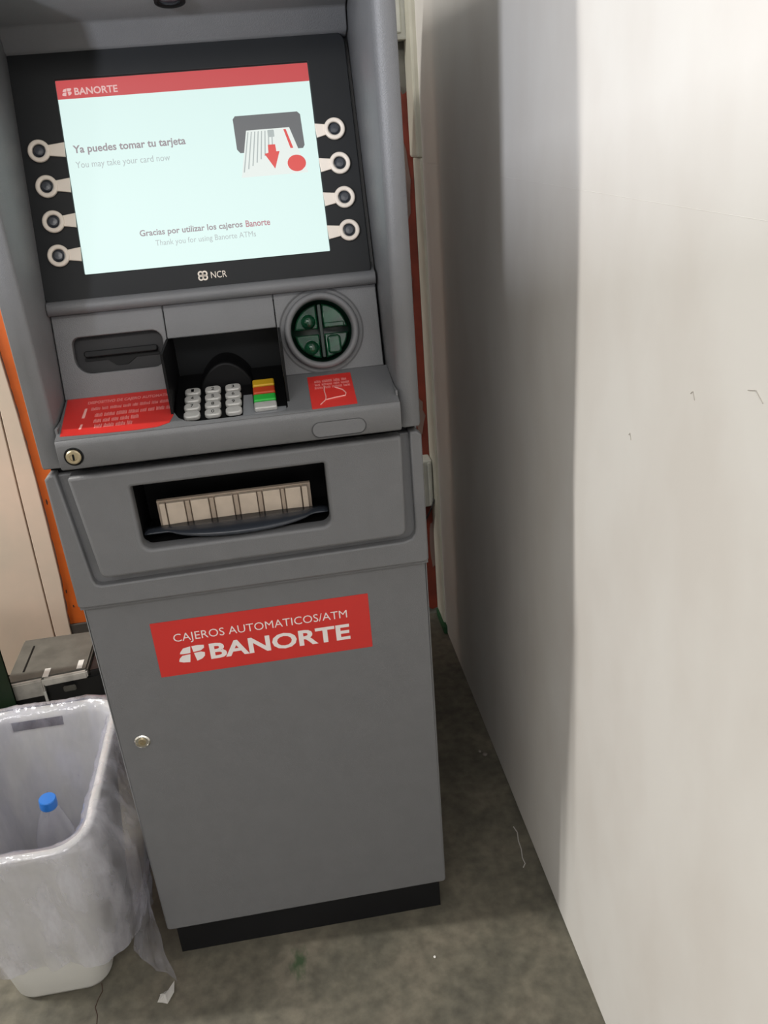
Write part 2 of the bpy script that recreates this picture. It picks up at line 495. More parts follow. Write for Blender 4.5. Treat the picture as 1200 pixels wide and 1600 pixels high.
# ------------------------------------------------------------------ cash machine
A = thing('cash_machine', 'tall grey cash machine with lit touch screen, keypad and red bank stickers', 'cash machine', (0.235, 0.33, 0))
W = 0.47
P = lambda me, name, m, parent=A, **k: link(me, name, m, parent, **k)
P(box(0.012, 0.012, 0.0, W - 0.01, 0.73, 0.069), 'plinth', 'plinth')
cab = P(box(0.0, 0.018, 0.069, W, 0.74, 0.885, 0.003), 'cabinet', 'paint')
door = P(plate([rr(0, 0.069, W, 0.695, (0.006, 0.006, 0.002, 0.002))], -0.017, 0.0, FRONT, 0.003), 'lower_door', 'paint')
P(box(0.004, 0.006, 0.690, W - 0.004, 0.02, 0.702), 'door_gap', 'paint_dark', door)

def lock(cx, cy, mtx, z, r, parent, name='lock', m='brass'):
    f = mtx @ T(cx, cy, z)
    l = link(lathe([(r * 1.28, 0), (r * 1.28, 0.0008), (r * 1.12, 0.0014), (r * 1.05, 0.0008)], f, 32), name, 'black', parent, smooth=False)
    link(lathe([(r, 0), (r, 0.0028), (r * 0.85, 0.0042), (r * 0.5, 0.0042), (r * 0.45, 0.0030), (0, 0.0030)], f, 32), 'lock_barrel', m, l)
    link(plate([rr(-r * 0.12, -r * 0.42, r * 0.12, r * 0.42, r * 0.1)], 0.0030, 0.0040, f), 'keyhole', 'black', l)
    return l
lk = link(lathe([(0.0115, 0), (0.0115, 0.0020), (0.0095, 0.0034), (0.0085, 0.0020)], FRONT @ T(0.0345, 0.4595, 0), 32), 'lock', 'chrome', A)
link(lathe([(0.0080, 0), (0.0080, 0.0012), (0, 0.0012)], FRONT @ T(0.0345, 0.4595, 0.0002), 28), 'lock_recess', 'black', lk)
link(lathe([(0.0055, 0), (0.0055, 0.0034), (0.0025, 0.0034), (0.0022, 0.002), (0, 0.002)], FRONT @ T(0.0345, 0.4595, 0.001), 28), 'lock_barrel', 'brass', lk)

# dispenser fascia: outer frame, groove, raised panel with the slot
SLOT = (0.100, 0.7775, 0.342, 0.8655)
def slot_outline(d=0.0):
    return rr(SLOT[0] - d, SLOT[1] - d, SLOT[2] + d, SLOT[3] + d, (0.012 + d, 0.012 + d, 0.003 + d, 0.003 + d))
fas = P(plate([rr(0.0, 0.700, W, 0.890, (0.004, 0.004, 0.006, 0.006)), rr(0.022, 0.7325, 0.4525, 0.8905 + 0.01, (0.012, 0.016, 0.0, 0.0))], -0.002, 0.0185, FRONT, 0.003), 'dispenser_frame', 'paint')
# frame is an open U: cover for its top edge
fas.data = plate([[(0.0, 0.704), (0.004, 0.700), (W - 0.004, 0.700), (W, 0.704), (W, 0.884), (W - 0.006, 0.890), (0.4545, 0.890)] +
                  [(0.4545, 0.755), (0.4530, 0.745), (0.4480, 0.738), (0.438, 0.735), (0.036, 0.7305), (0.030, 0.733), (0.027, 0.740), (0.0145, 0.890), (0.006, 0.890), (0.0, 0.884)]],
                 -0.002, 0.0185, FRONT, 0.003)
fas.data.materials.append(M['paint'])
P(plate([[(0.0, 0.694), (W, 0.694), (W, 0.703), (0.0, 0.703)]], -0.006, 0.010, FRONT, 0.0), 'frame_underside', 'paint')
P(plate([rr(0.010, 0.728, 0.460, 0.886, 0.004), slot_outline(0.004)], -0.004, 0.0075, FRONT, 0.002), 'groove_backing', 'paint')
P(plate([[(0.029, 0.884), (0.0405, 0.752), (0.043, 0.7465), (0.049, 0.7445), (0.430, 0.7475), (0.437, 0.750), (0.4405, 0.757), (0.4425, 0.886), (0.440, 0.889), (0.032, 0.887)],
         slot_outline()], 0.004, 0.0275, FRONT, 0.0045, 3), 'dispenser_panel', 'paint')
slot = P(box(0.092, 0.075, 0.768, 0.350, 0.078, 0.876), 'dispenser_slot', 'black')
for nm, b in (('a', (0.092, -0.010, 0.768, 0.0985, 0.078, 0.876)), ('b', (0.3435, -0.010, 0.768, 0.350, 0.078, 0.876)),
              ('c', (0.092, -0.010, 0.867, 0.350, 0.078, 0.876)), ('d', (0.092, -0.010, 0.768, 0.350, 0.078, 0.7755))):
    link(box(*b), 'slot_lining', 'black', slot)
# hollow out the door fascia behind the slot: cabinet front stands further back there
cab.data = join([box(0.0, 0.02, 0.069, W, 0.74, 0.760), box(0.0, 0.02, 0.760, 0.091, 0.74, 0.885), box(0.351, 0.02, 0.760, W, 0.74, 0.885), box(0.091, 0.08, 0.760, 0.351, 0.74, 0.885)])
cab.data.materials.append(M['paint'])
# shutter: cream segments standing in the slot
shut = P(box(0.120, 0.020, 0.783, 0.3215, 0.026, 0.823), 'shutter', 'slat_dark')
xs = [0.124, 0.1325, 0.159, 0.190, 0.221, 0.252, 0.283, 0.309, 0.3175]
segs = [(0.1235, 0.1310), (0.1325, 0.1555), (0.1640, 0.1870), (0.1955, 0.2185), (0.2270, 0.2500), (0.2585, 0.2810), (0.2880, 0.3085), (0.3100, 0.3175)]
mids = [(0.1565, 0.1625), (0.1880, 0.1940), (0.2195, 0.2255), (0.2510, 0.2570), (0.2818, 0.2868)]
for a, b in segs:
    link(box(a, 0.012, 0.786, b, 0.0205, 0.8215, 0.0010), 'shutter_slat', 'slat', shut)
for a, b in mids:
    link(box(a, 0.0150, 0.786, b, 0.0205, 0.8205, 0.0008), 'shutter_rib', 'slat_dark', shut)
# curved glossy lip in front of the shutter
def lip_mesh():
    bm = bmesh.new()
    n, k = 40, 8
    rows = []
    for i in range(n + 1):
        t = i / n
        x = 0.101 + (0.341 - 0.101) * t
        c = max(0.0, 1 - ((x - 0.227) / 0.092) ** 2) ** 0.7
        zt = 0.7915 + 0.0015 * c
        zb = 0.786 - 0.0085 * c - 0.001
        yo = -0.004 - 0.0225 * c
        row = []
        for j in range(k + 1):
            a = math.pi * (j / k)
            yy = 0.012 + (yo - 0.012) * math.sin(a) ** 0.8 if 0 < j < k else 0.012
            zz = (zt + zb) / 2 + (zt - zb) / 2 * math.cos(a)
            row.append(bm.verts.new((x, yy, zz)))
        rows.append(row)
    for a, b in zip(rows, rows[1:]):
        for j in range(k):
            bm.faces.new((a[j], a[j + 1], b[j + 1], b[j]))
        bm.faces.new((a[k], a[0], b[0], b[k]))
    bm.faces.new(rows[0]); bm.faces.new(rows[-1])
    return me_from_bm(bm)
P(lip_mesh(), 'slot_lip', 'gloss_black', smooth=True)

# black seam under the shelf
P(box(0.006, 0.000, 0.884, W - 0.006, 0.60, 0.902), 'seam_gasket', 'black')

# shroud: side cheeks, upper housing, hood
xl, xr = 0.028, 0.442
P(plate([[(0.0, -0.012), (0.003, -0.019), (0.024, -0.020), (0.028, -0.016), (0.030, 0.30), (0.0, 0.30)]], 0.898, 1.52, PLAN, 0.002), 'side_cheek', 'paint')
P(plate([[(W, -0.012), (W - 0.003, -0.022), (W - 0.022, -0.023), (W - 0.028, -0.017), (0.436, 0.30), (W, 0.30)]], 0.898, 1.52, PLAN, 0.002), 'side_cheek', 'paint')
P(box(0.0, 0.28, 0.890, W, 0.74, 1.52, 0.003), 'upper_housing', 'paint')
hood = P(plate([[(0.159, 1.357), (0.155, 1.379), (0.148, 1.383), (-0.016, 1.4225), (-0.022, 1.430), (-0.022, 1.52), (0.285, 1.52), (0.285, 1.350), (0.175, 1.350)]], 0.0285, 0.4375, SIDE, 0.002), 'hood', 'paint')
cf = Matrix.Translation((0.2325, 0.105, 1.3915)) @ Matrix.Rotation(math.radians(180 - 13.5), 4, 'X')
cm = P(lathe([(0.0175, -0.001), (0.0175, 0.0018), (0.015, 0.0025), (0.0135, 0.001)], cf, 28), 'camera_lens', 'black')
link(lathe([(0.0125, -0.0005), (0.0125, 0.0008), (0.006, 0.0022), (0, 0.0026)], cf, 24), 'lens_glass', 'gloss_black', cm, smooth=True)

# bezel and screen, in the tilted screen frame
bz = P(plate([rr(0.027, -0.0335, 0.4335, 0.261, (0.013, 0.009, 0.013, 0.008)), rr(0.0795, -0.0005, 0.3845, 0.2285, 0.001)], -0.014, 0.0, SCR, 0.0012), 'screen_bezel', 'bezel')
P(plate([rr(0.0275, -0.045, 0.439, 0.27, 0.004)], -0.030, -0.0145, SCR), 'bezel_backing', 'paint_dark')
# ledge below the bezel
P(plate([[(0.0675, 1.0640), (0.0655, 1.0725), (0.0690, 1.0790), (0.0755, 1.0800), (0.12, 1.1000), (0.12, 1.0660)]], 0.0292, 0.4375, SIDE, 0.0012), 'bezel_ledge', 'paint')
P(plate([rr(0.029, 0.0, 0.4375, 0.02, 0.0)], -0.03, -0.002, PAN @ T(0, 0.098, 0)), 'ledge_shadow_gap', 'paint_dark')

SC = 0.0799
scr = P(plate([rr(0.080, 0.0, 0.384, 0.228, 0.001)], -0.008, -0.003, SCR), 'display_screen', 'scr')
Z = -0.0029
def scrp(outl, name, m, z=Z, th=0.0002):
    return link(plate(outl, z, z + th, SCR), name, m, scr)
scrp([rr(0.080, 0.2065, 0.384, 0.228, 0.0005)], 'red_header', 'scr_red')
# clover mark beside the bank name: four leaf lobes
def mark(x0, y0, x1, y1):
    L = []
    w_, h_ = x1 - x0, y1 - y0
    raw = [[(0.46, 1.0), (0.18, 0.93), (0.06, 0.72), (0.02, 0.60), (0.16, 0.57), (0.42, 0.58)],
           [(0.41, 0.50), (0.10, 0.47), (-0.02, 0.30), (-0.06, 0.12), (0.10, 0.03), (0.35, 0.0)],
           [(0.50, 1.0), (0.72, 1.02), (0.97, 0.98), (0.96, 0.80), (0.82, 0.66), (0.54, 0.62)],
           [(0.55, 0.54), (0.82, 0.58), (0.96, 0.50), (0.94, 0.28), (0.82, 0.12), (0.62, 0.02)]]
    return [[(x0 + a * w_, y0 + b * h_) for a, b in r] for r in raw]
scrp(mark(0.0865, 0.2100, 0.0975, 0.2185), 'bank_mark', 'scr_redtext', Z + 0.0002)
def stext(body, x0, y0, x1, y1, m, bold=0.0, z=Z + 0.0001):
    return link(text(body, x0, y0, x1, y1, z + 0.0002, SCR, bold, 0.0002), 'lettering', m, scr)
stext('BANORTE', 0.1005, 0.2103, 0.1515, 0.2187, 'scr_redtext', 0.02, Z + 0.0002)
stext('Ya puedes tomar tu tarjeta', 0.0885, 0.1405, 0.2235, 0.1525, 'scr_text1', 0.022)
stext('You may take your card now', 0.0890, 0.1235, 0.2020, 0.1335, 'scr_text2', 0.0)
stext('Gracias por utilizar los cajeros', 0.1525, 0.0365, 0.2790, 0.0465, 'scr_text1', 0.02)
stext('Banorte', 0.2830, 0.0383, 0.3135, 0.0465, 'scr_text3', 0.02)
stext('Thank you for using Banorte ATMs', 0.1700, 0.0240, 0.2940, 0.0330, 'scr_text2', 0.0)
scrp([[(0.288, 0.1275), (0.2845, 0.132), (0.284, 0.168), (0.287, 0.1715), (0.364, 0.1715), (0.3675, 0.168), (0.3685, 0.131), (0.366, 0.1275)]], 'slot_picture', 'scr_grey')
scrp([[(0.2985, 0.1535), (0.352, 0.1535), (0.369, 0.098), (0.286, 0.098)]], 'card_picture', 'scr_card', Z + 0.0002)
for k in range(8):
    xt = 0.3000 + k * 0.0042; xb = 0.2890 + k * 0.0052
    yb_ = 0.104 + k * 0.0035
    xb = xt + (xb - xt) * (0.1515 - yb_) / (0.1515 - 0.104)
    scrp([[(xt, 0.1515), (xt + 0.0013, 0.1515), (xb + 0.0015, yb_), (xb, yb_)]], 'card_line', 'scr_line', Z + 0.0004)
scrp([rr(0.3245, 0.1435, 0.3325, 0.1520, 0.001)], 'chip_picture', 'scr_line', Z + 0.0006)
scrp([[(0.3445, 0.1515), (0.3475, 0.1515), (0.3540, 0.1285), (0.3505, 0.1285)]], 'red_text_strip', 'scr_arrow', Z + 0.0004)
scrp([[(0.323, 0.1345), (0.332, 0.1345), (0.3325, 0.126), (0.3365, 0.126), (0.3285, 0.1055), (0.3175, 0.124), (0.3225, 0.125)]], 'arrow_picture', 'scr_arrow', Z + 0.0006)
dot = [(0.3560 + 0.0115 * math.cos(a), 0.1100 + 0.0100 * math.sin(a)) for a in [2 * math.pi * i / 24 for i in range(24)]]
dot = [p for p in dot if not (p[0] > 0.362 and p[1] < 0.104)]
scrp([dot], 'red_dot_picture', 'scr_arrow', Z + 0.0006)

# maker's mark on the bezel
em = link(plate([circ(0.2195, -0.0135, 0.0036, 20), circ(0.2195, -0.0135, 0.0018, 16)[::-1]], 0, 0.0005, SCR), 'maker_emblem', 'cream', bz)
for cx, cy in ((0.2245, -0.0135), (0.2195, -0.0182), (0.2245, -0.0182)):
    link(plate([circ(cx, cy, 0.0036, 20), circ(cx, cy, 0.0018, 16)[::-1]], 0, 0.0005, SCR), 'maker_emblem', 'cream', bz)
link(text('NCR', 0.2320, -0.0200, 0.2515, -0.0120, 0.0003, SCR, 0.0, 0.0004), 'maker_lettering', 'cream', bz)

# eight function keys: cream ring, arm to the screen edge, black button
def fkey(cx, cy, side):
    r = 0.0132
    sx = 0.0805 if side < 0 else 0.3835
    h = 0.0062
    arm = [(cx - side * 0.010, cy - h), (sx + side * 0.001, cy - h * 1.4), (sx, cy + h * 1.3), (cx - side * 0.010, cy + h)]
    if side > 0: arm = arm
    k = P(plate([circ(cx, cy, r, 36), circ(cx, cy, 0.0078, 28)[::-1]], 0.0, 0.0055, SCR, 0.0018, 2), 'function_key', 'cream')
    link(plate([arm if side < 0 else arm[::-1]], 0.0, 0.0035, SCR, 0.0010), 'key_arm', 'cream', k)
    link(lathe([(0.0077, 0.0), (0.0077, 0.0010), (0.0062, 0.0012), (0.0058, 0.0038), (0.0045, 0.0046), (0, 0.0048)], SCR @ T(cx, cy, 0), 28), 'key_button', 'gloss_black', k)
for cy, cl, cr2 in ((0.1475, 0.0500, 0.4075), (0.1060, 0.0525, 0.4092), (0.0645, 0.0537, 0.4100), (0.0240, 0.0535, 0.4110)):
    fkey(cl, cy, -1)
    fkey(cr2, cy - 0.002, 1)

# middle panel with receipt slot, keypad mouth and card reader
KX0, KX1 = 0.1675, 0.3055
ph = pl
HZ = 0.0625     # height of the keypad mouth on the panel
rs = rr(0.0495, 0.0300, 0.1605, 0.0755, (0.020, 0.014, 0.013, 0.009))
P(plate([[(0.0300, 0.0), (0.1655, 0.0), (0.1655, 0.104), (0.0300, 0.104)], rs], -0.012, 0.0, PAN, 0.0012), 'receipt_panel', 'paint')
P(plate([[(0.1665, HZ), (0.3042, HZ), (0.3042, 0.104), (0.1665, 0.104)]], -0.014, -0.0008, PAN, 0.0012), 'centre_panel', 'paint')
P(plate([[(0.3052, 0.0), (0.4370, 0.0), (0.4370, 0.104), (0.3052, 0.104)], circ(0.3613, 0.0520, 0.0400, 48)], -0.012, 0.0, PAN, 0.0012), 'reader_panel', 'paint')
rc = P(plate([rr(0.0475, 0.028, 0.1625, 0.078, 0.01)], -0.030, -0.0125, PAN), 'receipt_slot', 'slot_dark')
link(plate([rr(0.0610, 0.0500, 0.1520, 0.0580, 0.003)], -0.0125, -0.0040, PAN, 0.0015), 'receipt_guide', 'bezel', rc)
link(plate([rr(0.0600, 0.0455, 0.1530, 0.0495, 0.001)], -0.0125, -0.0110, PAN), 'receipt_opening', 'black', rc)
link(plate([[(0.088, 0.0455), (0.124, 0.0455), (0.112, 0.0375), (0.098, 0.0375)]], -0.0125, -0.0108, PAN), 'thumb_notch', 'black', rc)

# card reader
rd = P(lathe([(0.0480, -0.001), (0.0480, 0.0085), (0.0460, 0.0115), (0.0415, 0.0115), (0.0395, 0.0085), (0.0395, -0.02)], PAN @ T(0.3613, 0.0520, 0), 56, cap=False), 'card_reader', 'paint', smooth=True)
link(lathe([(0.0545, 0.0001), (0.0545, 0.0009), (0.0525, 0.0009), (0.0525, 0.0001)], PAN @ T(0.3613, 0.0520, 0), 56, cap=False), 'reader_groove', 'paint_dark', rd)
RF = PAN @ T(0.3613, 0.0520, 0)
link(lathe([(0.0395, -0.0080), (0.036, -0.016), (0.0, -0.018)], RF, 40, cap=False), 'reader_cup', 'reader_dark', rd, smooth=True)
def quarter(sx, sy, name, r=0.0345, g=0.0035):
    pts = [(sx * g, sy * g)]
    for i in range(11):
        a = math.radians(90 * i / 10)
        pts.append((sx * max(g, r * math.cos(a)), sy * max(g, r * math.sin(a))))
    if sx * sy < 0: pts = pts[::-1]
    return plate([pts], -0.016, -0.0060, RF, 0.0022, 2)
for sx, sy in ((-1, 1), (1, 1), (-1, -1), (1, -1)):
    link(quarter(sx, sy, ''), 'reader_lens', 'reader', rd)
link(plate([rr(0.004, 0.0035, 0.030, 0.010, 0.002)], -0.012, 0.0020, RF, 0.0015), 'card_slot_rib', 'reader', rd)
link(plate([rr(-0.0025, -0.034, 0.0025, 0.034, 0.002)], -0.016, -0.001, RF, 0.001), 'card_slot_bar', 'reader_dark', rd)
link(lathe([(0.0100, -0.008), (0.0090, -0.002), (0.005, 0.002), (0, 0.0035)], RF @ T(-0.0155, 0.013), 24), 'reader_dome', 'reader', rd, smooth=True)
link(lathe([(0.0100, -0.008), (0.0090, -0.002), (0.005, 0.002), (0, 0.0035)], RF @ T(-0.0150, -0.020), 24), 'reader_dome', 'reader', rd, smooth=True)
link(plate([rr(0.006, -0.030, 0.024, -0.006, 0.005)], -0.012, -0.002, RF, 0.003), 'reader_pad', 'reader', rd)

# shelf: top with keypad notch, rounded front lip, body
shtop = [(0.0310, 0.0), (0.4405, 0.0), (0.4405, 0.0975), (KX1, 0.0975), (KX1, 0.018), (KX1 - 0.003, 0.0115), (KX1 - 0.010, 0.0085),
         (KX0 + 0.026, 0.0085), (KX0 + 0.016, 0.0110), (KX0 + 0.006, 0.0210), (KX0, 0.036), (KX0, 0.0975), (0.0310, 0.0975)]
shelf = P(plate([shtop], -0.006, 0.0, SHF, 0.0), 'shelf_top', 'paint')
P(plate([[(-0.0425, 0.9030), (-0.0465, 0.9060), (-0.0480, 0.9330), (-0.0470, 0.9385), (-0.0440, 0.9410), (-0.0370, 0.9415), (-0.0360, 0.9300), (-0.020, 0.912), (0.02, 0.910), (0.02, 0.903)]],
        0.0305, 0.4410, SIDE, 0.0015), 'shelf_front', 'paint')
P(plate([rr(0.330, 0.9065, 0.3975, 0.9270, 0.0102), rr(0.3308, 0.9073, 0.3967, 0.9262, 0.0095)[::-1]], 0.0465, 0.0479, FRONT), 'cover_groove', 'paint_dark')
P(plate([rr(0.3312, 0.9077, 0.3963, 0.9258, 0.0090)], 0.045, 0.0480, FRONT, 0.0006), 'cover_button', 'paint')
lock(0.0490, 0.9205, FRONT, 0.0474, 0.0088, A)
P(box(0.0300, -0.030, 0.9025, 0.0330, 0.055, 0.9500), 'shelf_side', 'paint')
P(box(0.4385, -0.030, 0.9025, 0.4410, 0.055, 0.9500), 'shelf_side', 'paint')

# keypad in its black well
kp = P(plate([rr(KX0 + 0.0005, 0.0, KX1 - 0.0005, 0.150, 0.0)], -0.016, -0.010, SHF), 'keypad', 'black')
link(plate([[(KX0 + 0.030, 0.010), (KX1 - 0.002, 0.008), (KX1 - 0.002, 0.036), (0.264, 0.036), (0.263, 0.075), (0.252, 0.075), (0.250, 0.025), (KX0 + 0.034, 0.020)]], -0.0101, -0.0088, SHF), 'key_plate', 'keyplate', kp)
link(box(KX0 - 0.003, -0.015, 0.925, KX0, 0.125, 1.022), 'well_wall', 'black', kp)
link(box(KX1, -0.015, 0.925, KX1 + 0.003, 0.125, 1.022), 'well_wall', 'black', kp)
link(box(KX0 - 0.003, 0.118, 0.925, KX1 + 0.003, 0.125, 1.030), 'well_back', 'bezel', kp)
link(plate([[(0.068, 1.0235), (0.125, 1.018), (0.125, 1.026), (0.071, 1.0275)]], KX0 - 0.003, KX1 + 0.003, SIDE), 'well_roof', 'bezel', kp)
hump = [(0.196 + 0.0715 * i / 20, 0.950 + 0.036 * math.sin(math.pi * i / 20) ** 0.6) for i in range(21)]
link(plate([hump], -0.118, -0.060, FRONT, 0.003), 'well_hump', 'black', kp)
cols = (0.1885, 0.2140, 0.2395)
rows = [0.0325 + 0.0195 * k for k in range(4)]
keyme = plate([rr(-0.0100, -0.0078, 0.0100, 0.0078, 0.0060)], -0.009, -0.0025, SHF.to_3x3().to_4x4(), 0.002, 2)
fkme = plate([rr(-0.0140, -0.0080, 0.0140, 0.0080, 0.0022)], -0.009, -0.0025, SHF.to_3x3().to_4x4(), 0.002, 2)
labels = [['', '0', ''], ['7', '8', '9'], ['4', '5', '6'], ['1', '2', '3']]
keyme.materials.append(M['key'])
for r_ in range(4):
    for c_ in range(3):
        p = (SHF @ V((cols[c_], rows[r_], 0)))
        k = link(keyme, 'number_key', None, kp, p)
        if labels[r_][c_]:
            t = text(labels[r_][c_], -0.0018, -0.0034, 0.0018, 0.0034, -0.0024, SHF.to_3x3().to_4x4(), 0.0, 0.0003)
            link(t, 'key_numeral', 'black', k, p)
for r_, mm in enumerate(('key', 'k_green', 'k_red', 'k_yellow')):
    me = fkme.copy(); me.materials.clear(); me.materials.append(M[mm])
    link(me, 'command_key', None, kp, SHF @ V((0.2785, rows[r_] + 0.003, 0)))

# stickers
st = P(plate([rr(0.0812, 0.5640, 0.3830, 0.6530, 0.001)], 0.0, 0.0006, FRONT), 'bank_sticker', 'red')
ST_Z = 0.0006
link(text('CAJEROS AUTOMATICOS/ATM', 0.1085, 0.6150, 0.3510, 0.6315, ST_Z, FRONT, -0.004, 0.0003), 'sticker_lettering', 'ink', st)
link(text('BANORTE', 0.1540, 0.5825, 0.3525, 0.6085, ST_Z, FRONT, 0.028, 0.0003), 'sticker_lettering', 'ink', st)
link(plate(mark(0.1120, 0.5830, 0.1485, 0.6085), ST_Z, ST_Z + 0.0003, FRONT), 'sticker_mark', 'ink', st)

def shv(pts): return [(x, (y + 0.045) / (0.095 / sl)) for x, y in pts]
s1 = P(plate([shv([(0.0330, 0.0530), (0.0360, -0.0365), (0.090, -0.0400), (0.125, -0.0410), (0.149, -0.0395), (0.163, -0.0330), (0.1670, -0.0180), (0.1668, 0.0535)])[::-1]], 0.0, 0.0005, SHF), 'instruction_sticker', 'red_shiny')
def strokes(lines, seed):
    """rows of short upright strokes: print too small to read"""
    random.seed(seed)
    out = []
    for (x0, x1, y, h) in lines:
        x = x0
        while x < x1:
            wl = random.uniform(0.006, 0.014)
            e = min(x1, x + wl)
            while x < e:
                ww = random.uniform(0.0005, 0.0010)
                hh = h * random.uniform(0.7, 1.0)
                out.append([(x, y), (x + ww, y), (x + ww, y + hh), (x, y + hh)])
                x += ww + 0.0006
            x += 0.0018
    return out
link(text('DISPOSITIVO DE CAJERO AUTOMATICO', 0.060, 0.0775, 0.1655, 0.0865, 0.0005, SHF, 0.02, 0.0002), 'sticker_lettering', 'ink_pink', s1)
link(plate(strokes([(0.066, 0.163, 0.063, 0.0075), (0.072, 0.163, 0.046, 0.0090), (0.072, 0.125, 0.032, 0.0090), (0.074, 0.118, 0.019, 0.0090)], 5), 0.0005, 0.0007, SHF), 'small_print', 'ink_pink', s1)
link(plate([[(0.0565, 0.046), (0.0600, 0.046), (0.0610, 0.069), (0.0580, 0.069)], [(0.0560, 0.020), (0.0590, 0.020), (0.0600, 0.031), (0.0575, 0.031)]], 0.0005, 0.0008, SHF), 'sticker_bars', 'ink_film', s1)
s2 = P(plate([shv([(0.3350, 0.0390), (0.3340, -0.0410), (0.3895, -0.0395), (0.3910, 0.0400)])], 0.0, 0.0005, SHF), 'warning_sticker', 'red_shiny')
link(plate(strokes([(0.343, 0.383, 0.068, 0.0070), (0.343, 0.386, 0.060, 0.0060), (0.342, 0.386, 0.052, 0.0060)], 8), 0.0005, 0.0007, SHF), 'small_print', 'ink_pink', s2)
def shp(x, v, n): return SHF @ V((x, v, n))
link(tube([shp(0.354, 0.058, 0.0006), shp(0.3530, 0.046, 0.0010), shp(0.3535, 0.030, 0.0010), shp(0.3525, 0.0225, 0.0008), shp(0.345, 0.012, 0.0006)], 0.0007, 6), 'film_crease', 'ink_film', s2)
link(tube([shp(0.353, 0.0225, 0.0008), shp(0.365, 0.025, 0.0012), shp(0.3775, 0.0275, 0.0010), shp(0.3790, 0.034, 0.0010), shp(0.376, 0.043, 0.0008), shp(0.367, 0.052, 0.0006)], 0.0008, 6), 'film_crease', 'ink_film', s2)

# ------------------------------------------------------------------ waste bin
def rrect_pt(t, x0, y0, x1, y1, r):
    """point and outward normal at perimeter fraction t; straight sides and round corners"""
    w_, h_ = x1 - x0 - 2 * r, y1 - y0 - 2 * r
    q = math.pi * r / 2
    Ls = [w_, q, h_, q, w_, q, h_, q]
    s = (t % 1.0) * sum(Ls)
    i = 0
    while s > Ls[i]:
        s -= Ls[i]; i += 1
        if i == 8: i = 7; s = Ls[7]; break
    if i == 0: return V((x0 + r + s, y0)), V((0, -1))
    if i == 2: return V((x1, y0 + r + s)), V((1, 0))
    if i == 4: return V((x1 - r - s, y1)), V((0, 1))
    if i == 6: return V((x0, y1 - r - s)), V((-1, 0))
    cs = {1: (x1 - r, y0 + r, -90), 3: (x1 - r, y1 - r, 0), 5: (x0 + r, y1 - r, 90), 7: (x0 + r, y0 + r, 180)}[i]
    a = math.radians(cs[2] + 90 * s / q)
    n = V((math.cos(a), math.sin(a)))
    return V((cs[0], cs[1])) + n * r, n
BT = 0.350
def bin_rect(z):
    k = z / BT
    return (-0.255 - 0.042 * k, -0.028 - 0.042 * k, -0.103 + 0.038 * k, 0.228 + 0.042 * k, 0.036 + 0.012 * k)
bin_root = thing('waste_bin', 'off-white plastic waste bin beside the cash machine, lined with clear film', 'bin', (-0.18, 0.10, 0.0))
def bin_shell():
    bm = bmesh.new()
    N = 140
    prof = [(0.0, -0.010), (0.002, -0.003), (0.010, 0.0), (0.06, 0), (0.12, 0), (0.18, 0), (0.24, 0), (0.300, 0), (0.316, 0), (0.336, 0), (0.340, 0.001), (0.345, 0.010), (0.350, 0.0125), (0.3525, 0.009), (0.3520, 0.001), (0.348, -0.003),
            (0.336, -0.0035), (0.316, -0.0035), (0.300, -0.0035), (0.24, -0.0035), (0.18, -0.0035), (0.12, -0.0035), (0.06, -0.0035), (0.010, -0.0035)]
    rings = []
    for z, off in prof:
        R = bin_rect(z)
        ring = []
        for i in range(N):
            p, n = rrect_pt(i / N, *R)
            p = p + n * off
            ring.append(bm.verts.new((p.x, p.y, z if z > 0.001 else 0.0)))
        rings.append(ring)
    for j, (a, b) in enumerate(zip(rings, rings[1:])):
        for i in range(N):
            q = (a[i], a[(i + 1) % N], b[(i + 1) % N], b[i])
            mid = sum((v.co for v in q), V()) / 4
            if mid.y > 0.24 and -0.245 < mid.x < -0.160 and 0.315 < mid.z < 0.337:
                continue     # the hand hole through the back
            bm.faces.new(q)
    bm.faces.new(rings[0]); bm.faces.new(rings[-1])
    return me_from_bm(bm)
link(bin_shell(), 'bin_body', 'bin', bin_root, smooth=True)

